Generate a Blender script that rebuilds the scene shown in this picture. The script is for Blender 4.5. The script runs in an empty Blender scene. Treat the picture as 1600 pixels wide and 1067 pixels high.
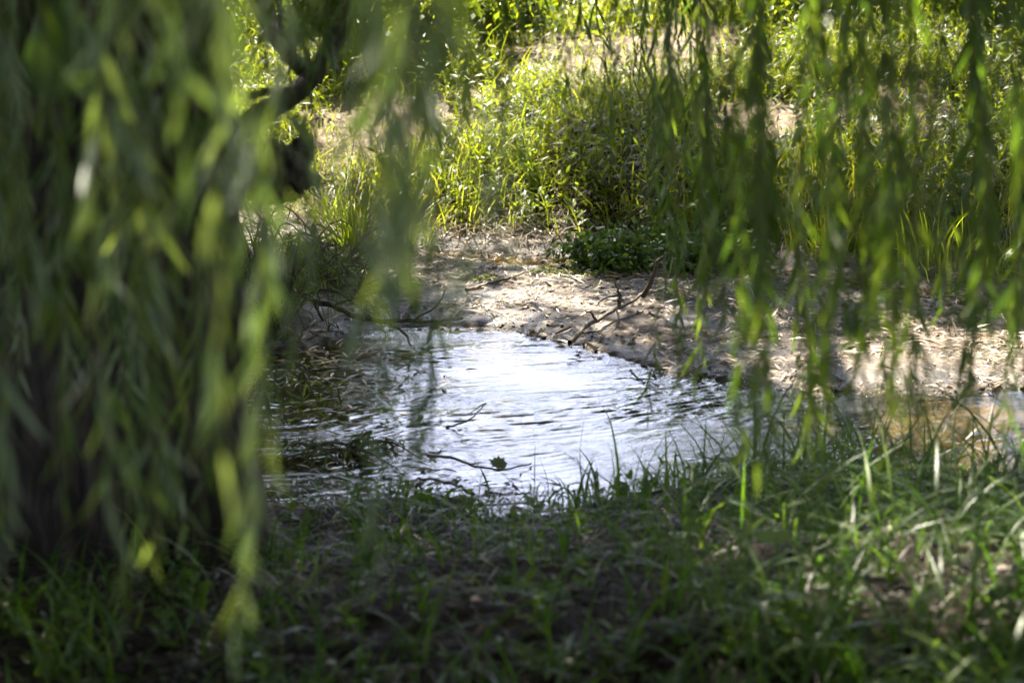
import bpy, math, random
import numpy as np
from mathutils import Vector, Matrix

R = math.radians
rng = np.random.default_rng(7)
random.seed(7)
sc = bpy.context.scene
col = sc.collection

# ------------------------------------------------------------------ camera, sky, sun
PITCH = R(14.0); CAM = np.array([0.0, 0.0, 2.5]); FPX = 3778.0
cam_data = bpy.data.cameras.new('camera'); cam = bpy.data.objects.new('camera', cam_data); col.objects.link(cam)
cam.location = CAM; cam.rotation_euler = (R(90) - PITCH, 0, 0)
cam_data.lens = 85.0; cam_data.sensor_width = 36.0; cam_data.clip_start = 0.05; cam_data.clip_end = 2000
cam_data.dof.use_dof = True; cam_data.dof.focus_distance = 10.3; cam_data.dof.aperture_fstop = 3.2
sc.camera = cam

SUN_EL, SUN_AZ = 57.0, -16.0          # azimuth measured from +Y towards +X
world = bpy.data.worlds.new('World'); sc.world = world; world.use_nodes = True
wn = world.node_tree.nodes; wl = world.node_tree.links
bg = wn['Background']; sky = wn.new('ShaderNodeTexSky'); sky.sky_type = 'NISHITA'; sky.sun_disc = False
sky.sun_elevation = R(SUN_EL); sky.sun_rotation = R(SUN_AZ); sky.air_density = 1.0; sky.dust_density = 2.5; sky.ozone_density = 1.0
# broken bright cloud over the whole sky
wtc = wn.new('ShaderNodeTexCoord'); wmp = wn.new('ShaderNodeMapping'); wmp.inputs['Scale'].default_value = (1, 1, 2.2); wmp.inputs['Location'].default_value = (2.3, .7, 1.3); wl.new(wtc.outputs['Generated'], wmp.inputs[0])
wnz = wn.new('ShaderNodeTexNoise'); wnz.inputs['Scale'].default_value = 1.5; wnz.inputs['Detail'].default_value = 7; wl.new(wmp.outputs[0], wnz.inputs[0])
wrp = wn.new('ShaderNodeValToRGB'); wrp.color_ramp.elements[0].position = .47; wrp.color_ramp.elements[1].position = .57; wl.new(wnz.outputs[0], wrp.inputs[0])
wmx = wn.new('ShaderNodeMix'); wmx.data_type = 'RGBA'; wl.new(wrp.outputs[0], wmx.inputs[0]); wl.new(sky.outputs[0], wmx.inputs[6]); wmx.inputs[7].default_value = (14.5, 15.8, 21.5, 1)
wl.new(wmx.outputs[2], bg.inputs[0]); bg.inputs[1].default_value = 0.05
sun_data = bpy.data.lights.new('sun', 'SUN'); sun = bpy.data.objects.new('sun', sun_data); col.objects.link(sun)
sun_data.energy = 5.0; sun_data.angle = R(0.5); sun_data.color = (1.0, 0.91, 0.77)
TOSUN = Vector((math.sin(R(SUN_AZ)) * math.cos(R(SUN_EL)), math.cos(R(SUN_AZ)) * math.cos(R(SUN_EL)), math.sin(R(SUN_EL))))
sun.rotation_euler = TOSUN.to_track_quat('Z', 'Y').to_euler(); sun.location = (0, 0, 30)
TOSUN = np.array(TOSUN)

sc.view_settings.view_transform = 'Standard'; sc.view_settings.look = 'None'
sc.view_settings.exposure = 2.95; sc.view_settings.gamma = 1.0; sc.view_settings.use_curve_mapping = False
sc.render.engine = 'CYCLES'
cy = sc.cycles
cy.max_bounces = 8; cy.diffuse_bounces = 4; cy.glossy_bounces = 3; cy.transmission_bounces = 4; cy.transparent_max_bounces = 8
cy.use_denoising = True; cy.caustics_reflective = False; cy.caustics_refractive = False
cy.sample_clamp_indirect = 6.0

# ------------------------------------------------------------------ picture <-> world helpers (used for measuring positions)
FW = np.array([0, math.cos(PITCH), -math.sin(PITCH)]); UP = np.array([0, math.sin(PITCH), math.cos(PITCH)]); RT = np.array([1.0, 0, 0])
def ray(px, py): return FW + RT * (px - 800) / FPX - UP * (py - 533.5) / FPX
def at_depth(px, py, t): return CAM + ray(px, py) * t
def at_z(px, py, z=0.0):
    d = ray(px, py); return CAM + d * ((z - CAM[2]) / d[2])
def to_px(P):
    P = np.asarray(P, float) - CAM; t = np.maximum(P @ FW, 1e-3)
    return 800 + FPX * (P @ RT) / t, 533.5 - FPX * (P @ UP) / t, t

# ------------------------------------------------------------------ noise
_g = rng.random((256, 256))
def vnoise(x, y):
    xi = np.floor(x).astype(int); yi = np.floor(y).astype(int); fx = x - xi; fy = y - yi
    fx = fx * fx * (3 - 2 * fx); fy = fy * fy * (3 - 2 * fy)
    a = _g[xi & 255, yi & 255]; b = _g[(xi + 1) & 255, yi & 255]; c = _g[xi & 255, (yi + 1) & 255]; d = _g[(xi + 1) & 255, (yi + 1) & 255]
    return (a + (b - a) * fx) * (1 - fy) + (c + (d - c) * fx) * fy
def fbm(x, y, n=4):
    s = 0; a = .5; t = 0
    for i in range(n):
        s = s + a * vnoise(x * 2 ** i + 17 * i, y * 2 ** i + 31 * i); t += a; a *= .5
    return s / t
def sstep(a, b, x):
    t = np.clip((x - a) / (b - a), 0, 1); return t * t * (3 - 2 * t)

# ------------------------------------------------------------------ materials
def mat(name):
    m = bpy.data.materials.new(name); m.use_nodes = True; nt = m.node_tree
    return m, nt, nt.nodes['Principled BSDF'], nt.nodes['Material Output']
def N(nt, t, **k):
    n = nt.nodes.new(t)
    for a, v in k.items(): setattr(n, a, v)
    return n
def rampn(nt, fac, stops):
    r = N(nt, 'ShaderNodeValToRGB'); e = r.color_ramp.elements
    while len(e) < len(stops): e.new(0.5)
    for el, (p, c) in zip(e, stops): el.position = p; el.color = (*c, 1)
    if fac is not None: nt.links.new(fac, r.inputs[0])
    return r
def leaf_material(name, stops, under=None, trans=0.45, tgain=(1.9, 2.0, .8), rough=.42, spec=.45, patch=40):
    """Leaf: tinted per leaf by the 'tint' attribute or the object's random number, paler underside, light passes through."""
    m, nt, p, out = mat(name); L = nt.links
    a = N(nt, 'ShaderNodeAttribute', attribute_name='tint'); oi = N(nt, 'ShaderNodeObjectInfo')
    nz = N(nt, 'ShaderNodeTexNoise'); nz.inputs['Scale'].default_value = patch; nz.inputs['Detail'].default_value = 3
    ad = N(nt, 'ShaderNodeMath', operation='ADD'); L.new(a.outputs['Fac'], ad.inputs[0]); L.new(oi.outputs['Random'], ad.inputs[1])
    fr = N(nt, 'ShaderNodeMath', operation='FRACT'); L.new(ad.outputs[0], fr.inputs[0])
    mx = N(nt, 'ShaderNodeMath', operation='MULTIPLY_ADD'); L.new(nz.outputs[0], mx.inputs[0]); mx.inputs[1].default_value = .35
    sb = N(nt, 'ShaderNodeMath', operation='MULTIPLY_ADD'); L.new(fr.outputs[0], sb.inputs[0]); sb.inputs[1].default_value = .85; sb.inputs[2].default_value = -.12
    L.new(sb.outputs[0], mx.inputs[2])
    r = rampn(nt, mx.outputs[0], stops)
    base = r.outputs[0]
    if under:
        g = N(nt, 'ShaderNodeNewGeometry'); mm = N(nt, 'ShaderNodeMix', data_type='RGBA')
        L.new(g.outputs['Backfacing'], mm.inputs[0]); L.new(base, mm.inputs[6]); mm.inputs[7].default_value = (*under, 1)
        base = mm.outputs[2]
    L.new(base, p.inputs['Base Color']); p.inputs['Roughness'].default_value = rough
    p.inputs['Specular IOR Level'].default_value = spec
    tr = N(nt, 'ShaderNodeBsdfTranslucent'); g2 = N(nt, 'ShaderNodeMix', data_type='RGBA', blend_type='MULTIPLY'); g2.inputs[0].default_value = 1
    L.new(r.outputs[0], g2.inputs[6]); g2.inputs[7].default_value = (*tgain, 1); L.new(g2.outputs[2], tr.inputs[0])
    ms = N(nt, 'ShaderNodeMixShader'); ms.inputs[0].default_value = trans
    L.new(p.outputs[0], ms.inputs[1]); L.new(tr.outputs[0], ms.inputs[2]); L.new(ms.outputs[0], out.inputs[0])
    return m
M = {}
M['willow'] = leaf_material('willow_leaf_green', [(0, (.03, .06, .012)), (.5, (.065, .11, .018)), (1, (.14, .18, .03))], under=(.11, .16, .055), trans=.45, rough=.33, spec=.5)
M['willow_pale'] = leaf_material('willow_leaf_silver_skylit', [(0, (.06, .10, .035)), (.5, (.11, .155, .06)), (1, (.18, .215, .09))], under=(.28, .34, .24), trans=.4, rough=.33, spec=.6)  # paler copy of the willow leaf: silvery underside plus sky sheen in the colour
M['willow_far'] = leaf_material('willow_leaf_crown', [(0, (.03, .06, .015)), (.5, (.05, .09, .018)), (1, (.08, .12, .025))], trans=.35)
M['grass'] = leaf_material('grass_green', [(0, (.045, .075, .008)), (.45, (.10, .13, .014)), (.8, (.15, .165, .025)), (1, (.30, .25, .12))], tgain=(2.6, 2.4, .8), trans=.58, rough=.38)
M['grass_near'] = leaf_material('grass_shade_green', [(0, (.03, .07, .010)), (.5, (.065, .125, .016)), (.9, (.11, .165, .025)), (1, (.17, .15, .06))], trans=.5, rough=.4)
M['herb'] = leaf_material('herb_green', [(0, (.045, .075, .01)), (.5, (.095, .13, .016)), (1, (.16, .175, .025))], tgain=(2.5, 2.3, .7), trans=.55, rough=.4)
M['shrub'] = leaf_material('shrub_green', [(0, (.035, .06, .008)), (.6, (.07, .10, .012)), (1, (.13, .15, .02))], tgain=(2.2, 2.1, .7), trans=.55, rough=.35)
M['broad'] = leaf_material('broad_leaf_green', [(0, (.045, .085, .02)), (1, (.08, .12, .03))], under=(.09, .13, .07), trans=.3)
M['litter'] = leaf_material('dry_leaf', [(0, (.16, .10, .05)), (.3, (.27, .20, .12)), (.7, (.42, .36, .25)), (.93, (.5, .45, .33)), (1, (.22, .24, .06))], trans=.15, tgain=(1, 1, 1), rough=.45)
M['litter_dark'] = leaf_material('dark_dry_leaf', [(0, (.015, .010, .006)), (.5, (.035, .025, .015)), (.85, (.085, .065, .04)), (.96, (.30, .26, .18)), (1, (.10, .13, .03))], trans=.15, tgain=(1, 1, 1), rough=.5)  # darker range of the dry leaf tones, for the near bank
M['straw'] = leaf_material('dry_straw', [(0, (.05, .035, .02)), (.6, (.17, .13, .075)), (1, (.40, .34, .22))], trans=.2, tgain=(1, 1, 1), rough=.5)
def flat_mat(name, c1, c2, scale, rough, bump=.3, dist=.01, det=6, stretch=(1, 1, 1)):
    m, nt, p, out = mat(name); L = nt.links
    tc = N(nt, 'ShaderNodeTexCoord'); mp = N(nt, 'ShaderNodeMapping'); mp.inputs['Scale'].default_value = stretch; L.new(tc.outputs['Object'], mp.inputs[0])
    nz = N(nt, 'ShaderNodeTexNoise'); nz.inputs['Scale'].default_value = scale; nz.inputs['Detail'].default_value = det; L.new(mp.outputs[0], nz.inputs[0])
    r = rampn(nt, nz.outputs[0], [(.3, c1), (.7, c2)]); L.new(r.outputs[0], p.inputs['Base Color']); p.inputs['Roughness'].default_value = rough
    b = N(nt, 'ShaderNodeBump'); b.inputs['Strength'].default_value = bump; b.inputs['Distance'].default_value = dist
    L.new(nz.outputs[0], b.inputs['Height']); L.new(b.outputs[0], p.inputs['Normal'])
    return m
M['twig'] = flat_mat('willow_twig', (.10, .09, .03), (.17, .15, .05), 60, .5)
M['deadwood'] = flat_mat('dead_wood', (.05, .038, .028), (.14, .11, .08), 40, .7, .5, stretch=(1, 1, 1))
M['stem'] = flat_mat('green_stem', (.06, .09, .02), (.10, .13, .04), 60, .45)
M['petal'] = flat_mat('white_petal', (.7, .7, .66), (.8, .8, .78), 60, .5)
M['pollen'] = flat_mat('yellow_pollen', (.5, .33, .03), (.6, .42, .05), 200, .7)
# bark with deep vertical furrows
m, nt, p, out = mat('willow_bark'); L = nt.links
tc = N(nt, 'ShaderNodeTexCoord'); mp = N(nt, 'ShaderNodeMapping'); mp.inputs['Scale'].default_value = (1, 1, .16); L.new(tc.outputs['Object'], mp.inputs[0])
nz = N(nt, 'ShaderNodeTexNoise'); nz.inputs['Scale'].default_value = 26; nz.inputs['Detail'].default_value = 8; nz.inputs['Roughness'].default_value = .65; L.new(mp.outputs[0], nz.inputs[0])
vo = N(nt, 'ShaderNodeTexVoronoi', feature='DISTANCE_TO_EDGE'); vo.inputs['Scale'].default_value = 15; L.new(mp.outputs[0], vo.inputs[0])
mu = N(nt, 'ShaderNodeMath', operation='ADD'); L.new(nz.outputs[0], mu.inputs[0]); L.new(vo.outputs[0], mu.inputs[1])
r = rampn(nt, mu.outputs[0], [(.35, (.007, .005, .003)), (.6, (.022, .015, .010)), (.9, (.07, .05, .035))]); L.new(r.outputs[0], p.inputs['Base Color']); p.inputs['Roughness'].default_value = .85
b = N(nt, 'ShaderNodeBump'); b.inputs['Strength'].default_value = 1; b.inputs['Distance'].default_value = .04; L.new(mu.outputs[0], b.inputs['Height']); L.new(b.outputs[0], p.inputs['Normal'])
M['bark'] = m
# ground: soil / pale sand / wet mud by zone, some light and shade put into the zones
m, nt, p, out = mat('ground'); L = nt.links
tc = N(nt, 'ShaderNodeTexCoord')
def gn(scale, det=5):
    n = N(nt, 'ShaderNodeTexNoise'); n.inputs['Scale'].default_value = scale; n.inputs['Detail'].default_value = det; n.inputs['Roughness'].default_value = .65; L.new(tc.outputs['Object'], n.inputs[0]); return n
n1, n2, n3 = gn(3.5), gn(28, 8), gn(120, 4)
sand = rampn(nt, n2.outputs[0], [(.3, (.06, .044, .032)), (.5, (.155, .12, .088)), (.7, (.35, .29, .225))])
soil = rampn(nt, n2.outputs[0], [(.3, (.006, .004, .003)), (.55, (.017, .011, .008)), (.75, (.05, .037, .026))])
bed = rampn(nt, n1.outputs[0], [(.35, (.012, .010, .005)), (.6, (.045, .035, .016))])
obed = rampn(nt, n2.outputs[0], [(.3, (.16, .085, .03)), (.7, (.34, .20, .08))])
def att(nm): return N(nt, 'ShaderNodeAttribute', attribute_name=nm).outputs['Fac']
def mixc(f, a, b_):
    x = N(nt, 'ShaderNodeMix', data_type='RGBA'); L.new(f, x.inputs[0]); L.new(a, x.inputs[6]); L.new(b_, x.inputs[7]); return x.outputs[2]
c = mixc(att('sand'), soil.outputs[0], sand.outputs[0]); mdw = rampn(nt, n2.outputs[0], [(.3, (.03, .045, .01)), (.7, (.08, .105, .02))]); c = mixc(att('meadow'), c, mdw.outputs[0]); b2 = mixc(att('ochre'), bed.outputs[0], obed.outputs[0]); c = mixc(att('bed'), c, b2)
wet = att('wet'); wk = N(nt, 'ShaderNodeMix', data_type='RGBA', blend_type='MULTIPLY'); L.new(wet, wk.inputs[0]); L.new(c, wk.inputs[6]); wk.inputs[7].default_value = (.42, .42, .45, 1)
L.new(wk.outputs[2], p.inputs['Base Color'])
rs = N(nt, 'ShaderNodeMapRange'); L.new(wet, rs.inputs[0]); rs.inputs[3].default_value = .12; rs.inputs[4].default_value = .3; L.new(rs.outputs[0], p.inputs['Specular IOR Level'])
rr = N(nt, 'ShaderNodeMapRange'); L.new(wet, rr.inputs[0]); rr.inputs[3].default_value = .9; rr.inputs[4].default_value = .28; L.new(rr.outputs[0], p.inputs['Roughness'])
b = N(nt, 'ShaderNodeBump'); b.inputs['Strength'].default_value = .7; b.inputs['Distance'].default_value = .02
ad = N(nt, 'ShaderNodeMath', operation='MULTIPLY_ADD'); L.new(n3.outputs[0], ad.inputs[0]); ad.inputs[1].default_value = .35; L.new(n2.outputs[0], ad.inputs[2])
L.new(ad.outputs[0], b.inputs['Height']); L.new(b.outputs[0], p.inputs['Normal']); M['ground'] = m
# water
m, nt, p, out = mat('stream_water'); L = nt.links; nt.nodes.remove(p)
tc = N(nt, 'ShaderNodeTexCoord')
def wnz(scale, st, rot, det=3, dis=0.0, rough=.5):
    mp = N(nt, 'ShaderNodeMapping'); mp.inputs['Scale'].default_value = st; mp.inputs['Rotation'].default_value = (0, 0, R(rot)); L.new(tc.outputs['Object'], mp.inputs[0])
    n = N(nt, 'ShaderNodeTexNoise'); n.inputs['Scale'].default_value = scale; n.inputs['Detail'].default_value = det; n.inputs['Distortion'].default_value = dis; n.inputs['Roughness'].default_value = rough
    L.new(mp.outputs[0], n.inputs[0]); return n.outputs[0]
big = wnz(4, (1, 1.5, 1), 20, 2, 1.2); midn = wnz(12, (.7, 1.6, 1), 30, 4, 2.2, .6); fine = wnz(55, (.8, 1.3, 1), 15, 3, 1.0)
calm = rampn(nt, wnz(1.7, (1, 1.6, 1), 10, 3), [(.38, (.12, .12, .12)), (.62, (1, 1, 1))]).outputs[0]
bn = None
for h, s, d in ((midn, .5, .003), (fine, .8, .0014)):
    b = N(nt, 'ShaderNodeBump'); b.inputs['Distance'].default_value = d
    mm = N(nt, 'ShaderNodeMath', operation='MULTIPLY'); L.new(calm, mm.inputs[0]); mm.inputs[1].default_value = s; L.new(mm.outputs[0], b.inputs['Strength'])
    L.new(h, b.inputs['Height'])
    if bn: L.new(bn, b.inputs['Normal'])
    bn = b.outputs[0]
gl = N(nt, 'ShaderNodeBsdfGlossy'); gl.inputs['Roughness'].default_value = .04; L.new(bn, gl.inputs['Normal']); gl.inputs[0].default_value = (1, 1, 1, 1)
tp = N(nt, 'ShaderNodeBsdfTransparent'); tp.inputs[0].default_value = (.78, .80, .66, 1)
fr = N(nt, 'ShaderNodeFresnel'); fr.inputs[0].default_value = 1.333; L.new(bn, fr.inputs['Normal'])
ms = N(nt, 'ShaderNodeMixShader'); L.new(fr.outputs[0], ms.inputs[0]); L.new(tp.outputs[0], ms.inputs[1]); L.new(gl.outputs[0], ms.inputs[2]); L.new(ms.outputs[0], out.inputs[0])
M['water'] = m

# ------------------------------------------------------------------ object helpers
def np_mesh(name, V, F3=None, F4=None, tint=None, attrs=None, smooth=False):
    me = bpy.data.meshes.new(name); V = np.asarray(V, np.float32)
    n3 = 0 if F3 is None else len(F3); n4 = 0 if F4 is None else len(F4)
    loops = np.concatenate([np.asarray(x, np.int32).ravel() for x in (F4, F3) if x is not None and len(x)])
    st = np.concatenate([np.arange(n4) * 4, n4 * 4 + np.arange(n3) * 3]).astype(np.int32)
    me.vertices.add(len(V)); me.vertices.foreach_set('co', V.ravel())
    me.loops.add(len(loops)); me.loops.foreach_set('vertex_index', loops)
    me.polygons.add(n3 + n4); me.polygons.foreach_set('loop_start', st)
    if smooth: me.polygons.foreach_set('use_smooth', np.ones(n3 + n4, bool))
    me.update(calc_edges=True)
    at = dict(attrs or {})
    if tint is not None: at['tint'] = tint
    for k, v in at.items():
        a = me.attributes.new(k, 'FLOAT', 'POINT'); a.data.foreach_set('value', np.asarray(v, np.float32))
    return me
def link(name, me, material=None, parent=None, label=None, cat=None, group=None, kind=None, loc=None):
    o = bpy.data.objects.new(name, me); col.objects.link(o)
    if material and me is not None and not me.materials: me.materials.append(material)
    if parent is not None: o.parent = parent
    for k, v in (('label', label), ('category', cat), ('group', group), ('kind', kind)):
        if v: o[k] = v
    if loc is not None: o.location = loc
    return o
def to_local(V, base): return np.asarray(V) - np.asarray(base)[None]

def frames(d, roll, rg=rng):
    """rows of rotation matrices whose y column follows d, rolled about it"""
    d = d / np.linalg.norm(d, axis=1, keepdims=True); n = len(d)
    ref = np.where(np.abs(d[:, 2:3]) > .95, np.array([[1.0, 0, 0]]), np.array([[0, 0, 1.0]]))
    x = np.cross(d, ref); x /= np.linalg.norm(x, axis=1, keepdims=True); z = np.cross(x, d)
    c, s = np.cos(roll)[:, None], np.sin(roll)[:, None]
    X = x * c + z * s; Z = -x * s + z * c
    return np.stack([X, d, Z], axis=2)
def leaf_template(w=.07, segs=5, fold=.25, curve=.12, widest=.4):
    V = []; F = []
    for i in range(segs + 1):
        t = i / segs
        ww = w * (math.sin(math.pi * min(1, t / (2 * widest))) if t < widest else math.cos(math.pi / 2 * (t - widest) / (1 - widest)) ** .8)
        if i == 0: ww = w * .12
        if i == segs: ww = 0.004
        zc = -curve * t * t
        V += [(-ww, t, zc + fold * ww), (0, t, zc), (ww, t, zc + fold * ww)]
    for i in range(segs):
        a = i * 3; F += [(a, a + 1, a + 4, a + 3), (a + 1, a + 2, a + 5, a + 4)]
    return np.array(V), np.array(F)
def quad_leaf(w=.1):
    return np.array([(0, 0, 0), (w, .45, .03), (0, 1, 0), (-w, .45, .03)]), np.array([(0, 1, 2, 3)])
def scatter(tpl, pos, Rm, scale, tint=None):
    V, F = tpl; n = len(pos)
    W = np.einsum('nij,kj->nki', Rm, V) * np.asarray(scale).reshape(n, 1, 1) + pos[:, None, :]
    FF = F[None] + (np.arange(n) * len(V))[:, None, None]
    t = np.repeat(rng.random(n) if tint is None else tint, len(V))
    return W.reshape(-1, 3), FF.reshape(-1, F.shape[1]), t
def blades(base, h, w, lean, az, segs=4, droop=.5):
    """grass blades: base Nx3, height, width, lean fraction, direction"""
    n = len(base); L_ = segs; V = []
    side = np.stack([-np.sin(az), np.cos(az), np.zeros(n)], 1)
    # blade faces a random way, not only across its lean
    fa = az + rng.normal(0, .6, n); side = np.stack([-np.sin(fa), np.cos(fa), np.zeros(n)], 1)
    dr = np.stack([np.cos(az), np.sin(az), np.zeros(n)], 1)
    for k in range(L_ + 1):
        t = k / L_
        c = base + dr * (lean * h * t ** 1.8)[:, None] + np.array([0, 0, 1.0]) * (h * (t - droop * lean * t ** 3))[:, None]
        if k == L_: V.append(c[:, None])
        else:
            ww = w * (1 - t ** 1.6) * (.6 + .4 * min(1, t * 4)) * .5
            V.append(np.stack([c - side * ww[:, None], c + side * ww[:, None]], 1))
    V = np.concatenate(V, 1); per = V.shape[1]
    f4 = np.array([(2 * k, 2 * k + 1, 2 * k + 3, 2 * k + 2) for k in range(L_ - 1)]); f3 = np.array([(2 * L_ - 2, 2 * L_ - 1, 2 * L_)])
    off = (np.arange(n) * per)[:, None, None]
    return V.reshape(-1, 3), (f3[None] + off).reshape(-1, 3), (f4[None] + off).reshape(-1, 4), np.repeat(rng.random(n), per)
class MB:
    """collects tubes and leaves into one mesh"""
    def __init__(s): s.V = []; s.F4 = []; s.F3 = []; s.T = []; s.n = 0
    def add(s, V, F4=None, F3=None, T=None):
        V = np.asarray(V)
        if F4 is not None and len(F4): s.F4.append(np.asarray(F4) + s.n)
        if F3 is not None and len(F3): s.F3.append(np.asarray(F3) + s.n)
        s.V.append(V); s.T.append(np.full(len(V), random.random()) if T is None else T); s.n += len(V)
    def tube(s, pts, rad, k=6, wob=0, seed=0):
        pts = np.asarray(pts, float); n = len(pts); rad = np.broadcast_to(np.asarray(rad, float), (n,))
        d = np.gradient(pts, axis=0); d /= np.linalg.norm(d, axis=1, keepdims=True) + 1e-9
        ref = np.array([0, 0, 1.0]) if abs(d[0, 2]) < .9 else np.array([1.0, 0, 0])
        V = []; x = None
        for i in range(n):
            if x is None: x = np.cross(d[i], ref)
            else: x = x - d[i] * (x @ d[i])
            x = x / (np.linalg.norm(x) + 1e-9); z = np.cross(x, d[i])
            for j in range(k):
                a = 2 * math.pi * j / k; rr = rad[i]
                if wob: rr *= 1 + wob * (vnoise(np.array([j * 3.1 * 8 / k + seed + math.cos(a) * 2]), np.array([i * .45 + math.sin(a) * 2.0 + seed]))[0] - .5) * 2
                V.append(pts[i] + (x * math.cos(a) + z * math.sin(a)) * rr)
        F = [(i * k + j, i * k + (j + 1) % k, (i + 1) * k + (j + 1) % k, (i + 1) * k + j) for i in range(n - 1) for j in range(k)]
        V.append(pts[-1] + d[-1] * rad[-1] * .5); tip = len(V) - 1
        F3 = [((n - 1) * k + j, (n - 1) * k + (j + 1) % k, tip) for j in range(k)]
        s.add(V, F, F3)
    def mesh(s, name, base=(0, 0, 0), smooth=False):
        V = np.concatenate(s.V) - np.asarray(base)[None]
        return np_mesh(name, V, np.concatenate(s.F3) if s.F3 else None, np.concatenate(s.F4) if s.F4 else None, np.concatenate(s.T), smooth=smooth)
def spline(P, n):
    P = np.asarray(P, float); P = np.vstack([2 * P[0] - P[1], P, 2 * P[-1] - P[-2]]); m = len(P) - 3; out = []
    for u in np.linspace(0, m - 1e-6, n):
        i = int(u); t = u - i; a, b, c, d = P[i:i + 4]
        out.append(.5 * ((2 * b) + (c - a) * t + (2 * a - 5 * b + 4 * c - d) * t * t + (3 * b - a - 3 * c + d) * t ** 3))
    return np.array(out)

# ------------------------------------------------------------------ ground
def curve_xy(pts, z=0.0):
    P = np.array([at_z(a, b, z)[:2] for a, b in pts]); P = P[np.argsort(P[:, 0])]; return P[:, 0], P[:, 1]
CN = curve_xy([(-200, 800), (300, 778), (500, 770), (650, 758), (740, 760), (860, 772), (960, 776), (1060, 766), (1200, 752), (1400, 752), (1600, 762), (1900, 780)])
CB = curve_xy([(-200, 590), (300, 570), (430, 556), (520, 545), (600, 522), (740, 520), (800, 528), (880, 546), (960, 566), (1050, 590), (1130, 608), (1300, 624), (1450, 622), (1600, 612), (1900, 600)])
CC = curve_xy([(-200, 395), (500, 392), (740, 402), (860, 408), (1000, 412), (1100, 418), (1300, 432), (1450, 458), (1600, 490), (1900, 520)])
CF = curve_xy([(-200, 365), (350, 350), (600, 372), (740, 384), (900, 388), (1100, 393), (1300, 412), (1450, 436), (1600, 462), (1900, 490)])
def height(x, y):
    e = (fbm(x * 3 + 5, y * 3, 3) - .5)
    yn = np.interp(x, *CN) + e * .10 + (fbm(x * 7 + 2, y * 7, 3) - .5) * .16; yb = np.interp(x, *CB) + (fbm(x * 9, y * 0 + 3, 3) - .5) * .12
    yc = np.interp(x, *CC) + e * .10; yf = np.interp(x, *CF) + (fbm(x * 4 + 9, y * 0 + 7, 3) - .5) * .25
    n = fbm(x * 1.3, y * 1.3, 4) - .5; nf = 1.5 * (fbm(x * 11, y * 11, 4) - .5)
    bed = -.10 + .05 * n + .02 * nf
    bed = bed + .05 * sstep(1.0, 2.0, x) * sstep(yn - .2, yb, y)
    bed = bed + .10 * sstep(-.2, -1.1, x) + .03 * nf * sstep(-.1, -1.2, x)
    bar = .022 + .03 * n + .018 * nf + .03 * sstep(0, .5, y - yb)
    hh = bed + (bar - .012 - bed) * sstep(yb - .02, yb + .03 + .16 * vnoise(x * 2.7 + 4, x * 0 + 2), y)
    ch = -.018 + .035 * n + .02 * nf; chw = .22
    hh = hh + (ch - hh) * np.exp(-((y - yc) / chw) ** 2) * sstep(-.9, -.1, x)
    t = y - yf
    far = .30 * sstep(-.02, .9, t) + .34 * sstep(.7, 3.2, t) + .5 * sstep(3, 12, t) + .16 * n * sstep(.4, 2, t) + .03 * nf * sstep(0, .3, t)
    hh = np.where(t > -.02, np.maximum(hh, 0) * (1 - sstep(0, .3, t)) + far + hh * 0, hh)
    s = yn - y
    near = (.07 + .09 * sstep(-.2, .6, x)) * sstep(-.02, .5, s) + .46 * sstep(.3, 3.0, s) + .34 * sstep(2.5, 8, s) + .10 * n * sstep(.2, 1, s) + .035 * nf * sstep(0, .2, s)
    hh = hh * (1 - sstep(-.05, .12, s)) + near + (-.01) * sstep(0, .1, s)
    pc = at_z(812, 806, 0.0)
    hh = hh - .20 * np.exp(-(((x - pc[0]) / .14) ** 2 + ((y - pc[1]) / .12) ** 2))
    return hh
def ramp_axis(a, b, step, far, growth=1.35):
    core = np.arange(a, b + step, step); out = []; p = core[-1]; s = step
    while p < far: s *= growth; p += s; out.append(p)
    lo = []; p = core[0]; s = step
    while p > -far: s *= growth; p -= s; lo.append(p)
    return np.concatenate([lo[::-1], core, out])
gx = ramp_axis(-3.4, 3.4, .032, 600); gy = ramp_axis(4.0, 16.5, .032, 600)
GX, GY = np.meshgrid(gx, gy, indexing='xy'); GZ = height(GX, GY)
gv = np.stack([GX, GY, GZ], -1).reshape(-1, 3); nx, ny = len(gx), len(gy)
ii = (np.arange(ny - 1)[:, None] * nx + np.arange(nx - 1)[None]).ravel(); gf = np.stack([ii, ii + 1, ii + 1 + nx, ii + nx], 1)
def blob(px, py, cx, cy, rx, ry, soft=.5):
    d = np.sqrt(((px - cx) / rx) ** 2 + ((py - cy) / ry) ** 2); return sstep(1 + soft, 1 - soft * .4, d)
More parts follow.
